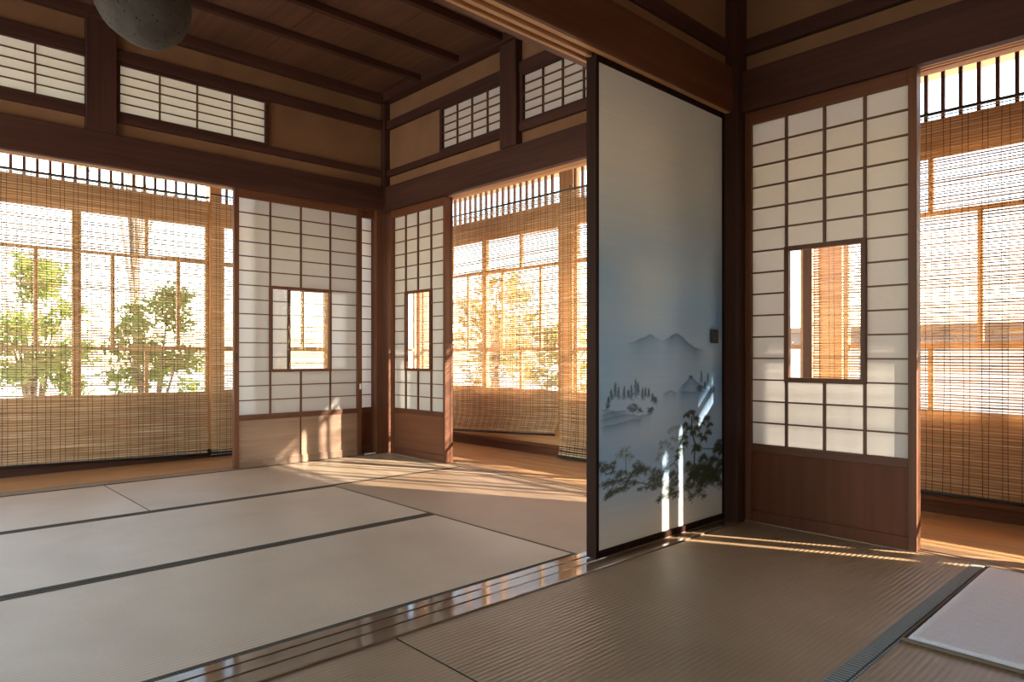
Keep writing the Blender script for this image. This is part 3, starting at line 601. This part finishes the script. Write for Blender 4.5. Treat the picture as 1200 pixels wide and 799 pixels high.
def paint_panel():
    """ink painting laid down stroke by stroke on a fine grid, kept as point colours of the paper"""
    W, Hh = 300, 600; rng = np.random.default_rng(5)
    X, Z = np.meshgrid(np.linspace(px0, px1, W), np.linspace(pz0, pz1, Hh))
    ss = lambda a, b, x: np.clip((x-a)/(b-a), 0, 1)**2*(3-2*np.clip((x-a)/(b-a), 0, 1))
    lin = lambda r, g, b: np.array(srgb(r, g, b)[:3])
    img = np.ones((Hh, W, 3))*lin(214, 214, 208)
    def mixc(mask, c): 
        nonlocal img; img = img*(1-mask[..., None])+np.array(c)*mask[..., None]
    def nz(sx, sz, seed):
        r = np.random.default_rng(seed); gx, gz = int((px1-px0)/sx)+3, int((pz1-pz0)/sz)+3; g = r.random((gz, gx))
        u = (X-px0)/sx; v = (Z-pz0)/sz; i = u.astype(int); j = v.astype(int); fu = u-i; fv = v-j; fu = fu*fu*(3-2*fu); fv = fv*fv*(3-2*fv)
        return (g[j, i]*(1-fu)+g[j, i+1]*fu)*(1-fv)+(g[j+1, i]*(1-fu)+g[j+1, i+1]*fu)*fv
    # washed blue mist, deepened to carry the cool daylight's blue
    mist = ss(1.55, .85, Z)*ss(.02, .30, Z)*(.62+.38*nz(.3, .14, 1))
    mixc(mist*.97, lin(122, 166, 210))
    mixc(ss(.30, .05, Z)*.35*(.4+.6*nz(.2, .08, 2)), lin(176, 150, 112))
    BL = lin(70, 108, 146); INK = lin(58, 62, 46); OL = lin(96, 92, 66)
    # far mountains
    for pts, k in ((MT1, .55), (MT2, .75)):
        xs, zs = zip(*pts); top = np.interp(X, xs, zs)+(nz(.02, .5, 3)-.5)*.006; ins = (X > xs[0]) & (X < xs[-1])
        edge = np.clip(np.minimum(X-xs[0], xs[-1]-X)/.08, 0, 1)
        d = top-Z; m = np.where(ins & (d > 0), np.exp(-np.clip(d, 0, 9)/.05), 0)*edge
        mixc(m*k, BL); mixc(np.where(ins, np.exp(-(d/.004)**2), 0)*edge*.35, INK)
    # right hill and ridge lines
    xs, zs = zip(*HILLR); top = np.interp(X, xs, zs); d = top-Z; ins = (X > xs[0]) & (X < xs[-1]); edge = np.clip(np.minimum(X-xs[0], xs[-1]-X)/.04, 0, 1)
    mixc(np.where(ins & (d > 0), np.exp(-np.clip(d, 0, 9)/.05), 0)*edge*.75, BL)
    for l in HL:
        xs, zs = zip(*l); zz = np.interp(X, xs, zs)+(nz(.03, .5, 8)-.5)*.006; d = zz-Z; ins = (X > xs[0]) & (X < xs[-1])
        edge = np.clip(np.minimum(X-xs[0], xs[-1]-X)/.03, 0, 1)
        mixc(np.where(ins & (d > -.002), np.exp(-np.clip(d, 0, 9)/.022), 0)*edge*.55, BL)
    def blot(cx, cz, rx, rz, ang, k, c):
        R_ = max(rx, rz)*1.6; i0 = np.searchsorted(X[0], cx-R_); i1 = np.searchsorted(X[0], cx+R_); j0 = np.searchsorted(Z[:, 0], cz-R_); j1 = np.searchsorted(Z[:, 0], cz+R_)
        if i1 <= i0 or j1 <= j0: return
        dx = X[j0:j1, i0:i1]-cx; dz = Z[j0:j1, i0:i1]-cz; ca, sa = math.cos(ang), math.sin(ang)
        q = ((dx*ca+dz*sa)/rx)**2+((-dx*sa+dz*ca)/rz)**2; m = (1/(1+np.exp((q-1)*5)))*k
        img[j0:j1, i0:i1] = img[j0:j1, i0:i1]*(1-m[..., None])+np.array(c)*m[..., None]
    for cx, zt, h, wd in CON:       # misty conifers
        for k in range(24):
            q = (k+.5)/24; blot(cx+rng.normal(0, wd*.2), zt-h*q, wd*2.0*(.10+.60*q)*rng.uniform(.6, 1.1), .0045, rng.normal(0, .45), .5*(1-.75*q), lin(58, 84, 106))
        blot(cx, zt-h*.5, .0022, h*.5, 0, .5, lin(52, 76, 96))
    for cx, cz, r in BLUEC:
        for k in range(16): blot(cx+rng.normal(0, r*.5), cz+rng.normal(0, r*.35), r*.7, r*.25, rng.uniform(-.5, .5), .4, lin(58, 84, 104))
    def strokeline(l, r, k, c):
        for (x0, z0), (x1, z1) in zip(l, l[1:]):
            n = max(4, int(math.hypot(x1-x0, z1-z0)/.003))
            for i in range(n):
                q = i/n; blot(x0+(x1-x0)*q+rng.normal(0, .0008), z0+(z1-z0)*q, r, r, 0, k, c)
    for i, l in enumerate(TRUNK): strokeline(l, .006 if i == 0 else .0032, .5, INK if i != 1 else OL)
    for cx, cz, r in OLIVE:
        blot(cx, cz, r*1.7, r*1.0, 0, .14, OL)
        for k in range(22): blot(cx+rng.normal(0, r*.9), cz+rng.normal(0, r*.5), r*.42, r*.16, rng.uniform(-1, 1), .40, OL)
    for cx, cz, r in LOW:
        blot(cx, cz, r*1.5, r*.8, 0, .20, lin(58, 64, 54))
        for k in range(34): blot(cx+rng.normal(0, r*.8), cz+rng.normal(0, r*.42), r*.45, r*.17, rng.uniform(-.6, .9), .48, lin(66, 72, 58))
    for cx, cz, r in PINE:
        blot(cx, cz, r*1.2, r*.5, 0, .22, INK)
        for k in range(16):
            a = rng.uniform(-.1, .9)*(1 if k % 2 else -1); blot(cx+r*.9*(1 if a > 0 else -1)*rng.random(), cz+rng.normal(0, r*.2)-.45*r*abs(a), r*.75, r*.17, -a, .60, INK)
    img *= (.97+.05*nz(.4, .0045, 12))[..., None]      # laid lines of the paper
    img = np.clip(img, 0, 1)
    me = bpy.data.meshes.new('painted_paper'); b = t.location
    v = np.stack([X.ravel()-b[0], np.full(X.size, YP+.0105-b[1]), Z.ravel()-b[2]], 1)
    idx = np.arange(W*Hh).reshape(Hh, W); f = np.stack([idx[:-1, :-1], idx[:-1, 1:], idx[1:, 1:], idx[1:, :-1]], -1).reshape(-1, 4)
    me.vertices.add(len(v)); me.vertices.foreach_set('co', v.astype(np.float32).ravel())
    me.loops.add(f.size); me.loops.foreach_set('vertex_index', f.astype(np.int32).ravel())
    me.polygons.add(len(f)); me.polygons.foreach_set('loop_start', np.arange(0, f.size, 4, dtype=np.int32)); me.update(calc_edges=True); me.validate()
    at = me.color_attributes.new('ink', 'FLOAT_COLOR', 'POINT'); at.data.foreach_set('color', np.concatenate([img.reshape(-1, 3), np.ones((W*Hh, 1))], 1).astype(np.float32).ravel())
    m, nt, out = newmat('ink_on_paper'); p = node(nt, 'ShaderNodeBsdfPrincipled', Roughness=.75); p.inputs['Specular IOR Level'].default_value = .2
    ca = nt.nodes.new('ShaderNodeVertexColor'); ca.layer_name = 'ink'; nt.links.new(ca.outputs[0], p.inputs['Base Color']); nt.links.new(p.outputs[0], out.inputs[0])
    me.materials.append(m); o = bpy.data.objects.new('painted_paper', me); COL.objects.link(o); o.parent = t; o['label'] = 'paper painted with blue mountains and ink pines'
paint_panel()

mb = bx(-.165, -.110, YP-.001, YP+.004, .765, .823)
fo = mb.build('finger_pull', M['pull'], t, bevel=.003)
bx(-.155, -.120, YP-.0022, YP-.0008, .775, .808).build('pull_recess', plain('pull_hollow', (.06, .06, .06, 1), .7), fo)

# ------------------------------------------------------------------ hanging ball
bc = Vector((-1.963, -1.29, 2.125)); R = .180
t = thing('hanging_ball', 'round speckled grey ball hanging from the ceiling', 'hanging ball', tuple(bc))
me = bpy.data.meshes.new('ball'); import bmesh
bm = bmesh.new(); bmesh.ops.create_icosphere(bm, subdivisions=5, radius=1)
from mathutils import noise
cl = Vector((-.73, .685, 0))*-1   # towards the lower left as seen from the room
for v in bm.verts:
    p = v.co.copy(); r = R*(1+.05*noise.noise(p*1.3)+.012*noise.noise(p*9)+.006*noise.noise(p*26))
    d = p.dot(Vector((-.52, .50, -.69)))
    if d > .55: r *= 1-.22*(d-.55)
    v.co = p*r
bm.to_mesh(me); bm.free()
for q in me.polygons: q.use_smooth = True
m, nt, out = newmat('speckled_grey'); L = nt.links.new
p = node(nt, 'ShaderNodeBsdfPrincipled', Roughness=.95); tc = node(nt, 'ShaderNodeTexCoord')
vo = node(nt, 'ShaderNodeTexVoronoi', Scale=40.0); L(tc.outputs['Object'], vo.inputs['Vector'])
n1 = node(nt, 'ShaderNodeTexNoise', Scale=14.0, Detail=5.0); L(tc.outputs['Object'], n1.inputs['Vector'])
cr = node(nt, 'ShaderNodeValToRGB'); cr.color_ramp.elements[0].color = (.012, .010, .008, 1); cr.color_ramp.elements[1].color = (.072, .058, .042, 1); cr.color_ramp.elements[0].position = .10; cr.color_ramp.elements[1].position = .22
mx = node(nt, 'ShaderNodeMix', data_type='RGBA', blend_type='MULTIPLY'); mx.inputs[0].default_value = .7
L(vo.outputs['Distance'], cr.inputs[0]); L(cr.outputs[0], mx.inputs[6]); L(n1.outputs[0], mx.inputs[7]); L(mx.outputs[2], p.inputs['Base Color'])
b = node(nt, 'ShaderNodeBump', Strength=.6, Distance=.01); L(n1.outputs[0], b.inputs['Height']); L(b.outputs[0], p.inputs['Normal']); L(p.outputs[0], out.inputs[0])
me.materials.append(m); o = bpy.data.objects.new('ball', me); COL.objects.link(o); o.parent = t
MB().tube([tuple(bc+Vector((0, 0, R*.9))), (bc.x, bc.y, CEIL-.005)], .004, 6).build('cord', M['cord'], t)

# ------------------------------------------------------------------ garden
def garden_tree(name, label, cat, x, y, h, rad, nleaf, leaf, trunk=True, seed=1, low=.35, ls=.05):
    rnd = random.Random(seed); z0 = -.5; t = thing(name, label, cat, (x, y, z0), 'garden plants beyond the windows')
    mb = MB(); tips = []
    for k in range(7 if trunk else 9):
        a = rnd.uniform(0, 2*PI); r = rad*rnd.uniform(.3, .8); zt = z0+h*rnd.uniform(.6, .95)
        s0 = z0+h*(rnd.uniform(.15, .45) if trunk else 0)
        pts = [(x+rnd.uniform(-.02, .02), y+rnd.uniform(-.02, .02), s0), (x+r*.4*math.cos(a), y+r*.4*math.sin(a), (s0+zt)/2+.1), (x+r*math.cos(a), y+r*math.sin(a), zt)]
        mb.tube(pts, [.028, .018, .006], 6); tips.append(pts)
    if trunk: mb.tube([(x, y, z0), (x+.03, y, z0+h*.3), (x-.02, y+.02, z0+h*.7)], [.07, .055, .03], 8)
    mb.build('trunk' if trunk else 'stem', M['bark'], t)
    mb = MB(); cl = []
    for k in range(26):
        a = rnd.uniform(0, 2*PI); rr = rad*math.sqrt(rnd.random()); zz = z0+h*(low+(1-low)*rnd.random()**.8)
        sh = 1-.55*abs((zz-z0)/h-.6)/.6
        cl.append((x+rr*sh*math.cos(a), y+rr*sh*math.sin(a), zz))
    for k in range(nleaf):
        c = rnd.choice(cl); g = rad*.16
        p = Vector((c[0]+rnd.gauss(0, g), c[1]+rnd.gauss(0, g), c[2]+rnd.gauss(0, g*.8)))
        u = Vector((rnd.gauss(0, 1), rnd.gauss(0, 1), rnd.gauss(0, .6))).normalized(); w = u.cross(Vector((rnd.gauss(0, 1), rnd.gauss(0, 1), rnd.gauss(0, 1)))).normalized()
        s = ls*rnd.uniform(.6, 1.3)
        mb.quad(tuple(p-u*s), tuple(p+w*s*.45), tuple(p+u*s), tuple(p-w*s*.45))
    mb.build('foliage', leaf, t)
garden_tree('garden_shrub', 'leafy green shrub beyond the blind at the left edge', 'shrub', -1.18, 6.57, 2.4, .62, 4200, M['leaf_a'], False, 11, .3)
garden_tree('garden_shrub', 'low green shrub beyond the middle of the long left blind', 'shrub', -.62, 3.4, 1.85, .42, 2600, M['leaf_a'], False, 12, .3, .04)
garden_tree('garden_tree', 'tall grey trunked tree beyond the middle of the long left blind', 'tree', .36, 7.87, 6.5, 1.2, 900, M['leaf_a'], True, 13, .62)
garden_tree('garden_tree', 'olive leaved tree beyond the far right opening', 'tree', 3.35, 2.55, 2.3, .62, 3000, M['leaf_b'], True, 14, .35)
garden_tree('garden_tree', 'slender ochre tree beyond the blind next to the painted door', 'tree', 3.2, 1.1, 1.5, .4, 1000, M['leaf_b'], True, 15, .4)
# low tile-capped wall across the garden
t = thing('garden_wall', 'low pale garden wall with brown tiled cap beyond the near opening', 'wall', (8, -2.5, -.5))
bx(7.9, 8.1, -7.5, .8, -.5, .86).build('wall_body', M['whiteplaster'], t)
mb = MB()
for i in range(42):
    y = -7.5+i*.2; mb.quad((7.7, y, .84), (7.7, y+.19, .84), (8.0, y+.19, 1.10), (8.0, y, 1.10)); mb.quad((8.3, y+.19, .84), (8.3, y, .84), (8.0, y, 1.10), (8.0, y+.19, 1.10))
mb.box(7.93, 8.07, -7.5, .8, 1.06, 1.14); mb.build('tile_cap', M['rooftile'], t)

# ------------------------------------------------------------------ daylight
SUN = Vector((.447, -.894, .376)).normalized()
w = bpy.data.worlds.new('sky'); S.world = w; w.use_nodes = True; nt = w.node_tree
for n in list(nt.nodes): nt.nodes.remove(n)
sky = nt.nodes.new('ShaderNodeTexSky'); sky.sky_type = 'NISHITA'; sky.sun_disc = False
sky.sun_elevation = math.asin(SUN.z); sky.sun_rotation = math.atan2(SUN.x, SUN.y); sky.air_density = 1.0; sky.dust_density = .6; sky.ozone_density = 1.0
bg = nt.nodes.new('ShaderNodeBackground'); bg.inputs[1].default_value = SKY
ow = nt.nodes.new('ShaderNodeOutputWorld'); wb = nt.nodes.new('ShaderNodeMix'); wb.data_type = 'RGBA'; wb.blend_type = 'MULTIPLY'; wb.inputs[0].default_value = 1; wb.inputs[7].default_value = SKYTINT
nt.links.new(sky.outputs[0], wb.inputs[6]); nt.links.new(wb.outputs[2], bg.inputs[0]); nt.links.new(bg.outputs[0], ow.inputs[0])
sl = bpy.data.lights.new('sun', 'SUN'); sl.energy = SUNE; sl.angle = math.radians(.6); sl.color = (1, .88, .72)
so = bpy.data.objects.new('sun', sl); COL.objects.link(so); so.rotation_euler = (-SUN).to_track_quat('-Z', 'Y').to_euler(); so.location = (3, -6, 4)

# ------------------------------------------------------------------ camera
cd = bpy.data.cameras.new('camera'); cam = bpy.data.objects.new('camera', cd); COL.objects.link(cam)
cd.sensor_fit = 'HORIZONTAL'; cd.sensor_width = 36; cd.lens = 801.47*36/1200; cd.shift_y = 16.05/1200
cam.location = (-2.7606, -4.2888, .7159); cam.rotation_euler = (PI/2, 0, math.radians(46.757-90)); cd.clip_start = .02
S.camera = cam
S.view_settings.view_transform = 'Standard'; S.view_settings.look = 'None'; S.view_settings.gamma = 1; S.view_settings.use_curve_mapping = False
S.view_settings.exposure = EXPO
S.cycles.max_bounces = 14; S.cycles.diffuse_bounces = 6; S.cycles.transparent_max_bounces = 16; S.cycles.sample_clamp_indirect = 8
for o in bpy.data.objects:
    if '_base' in o: del o['_base']
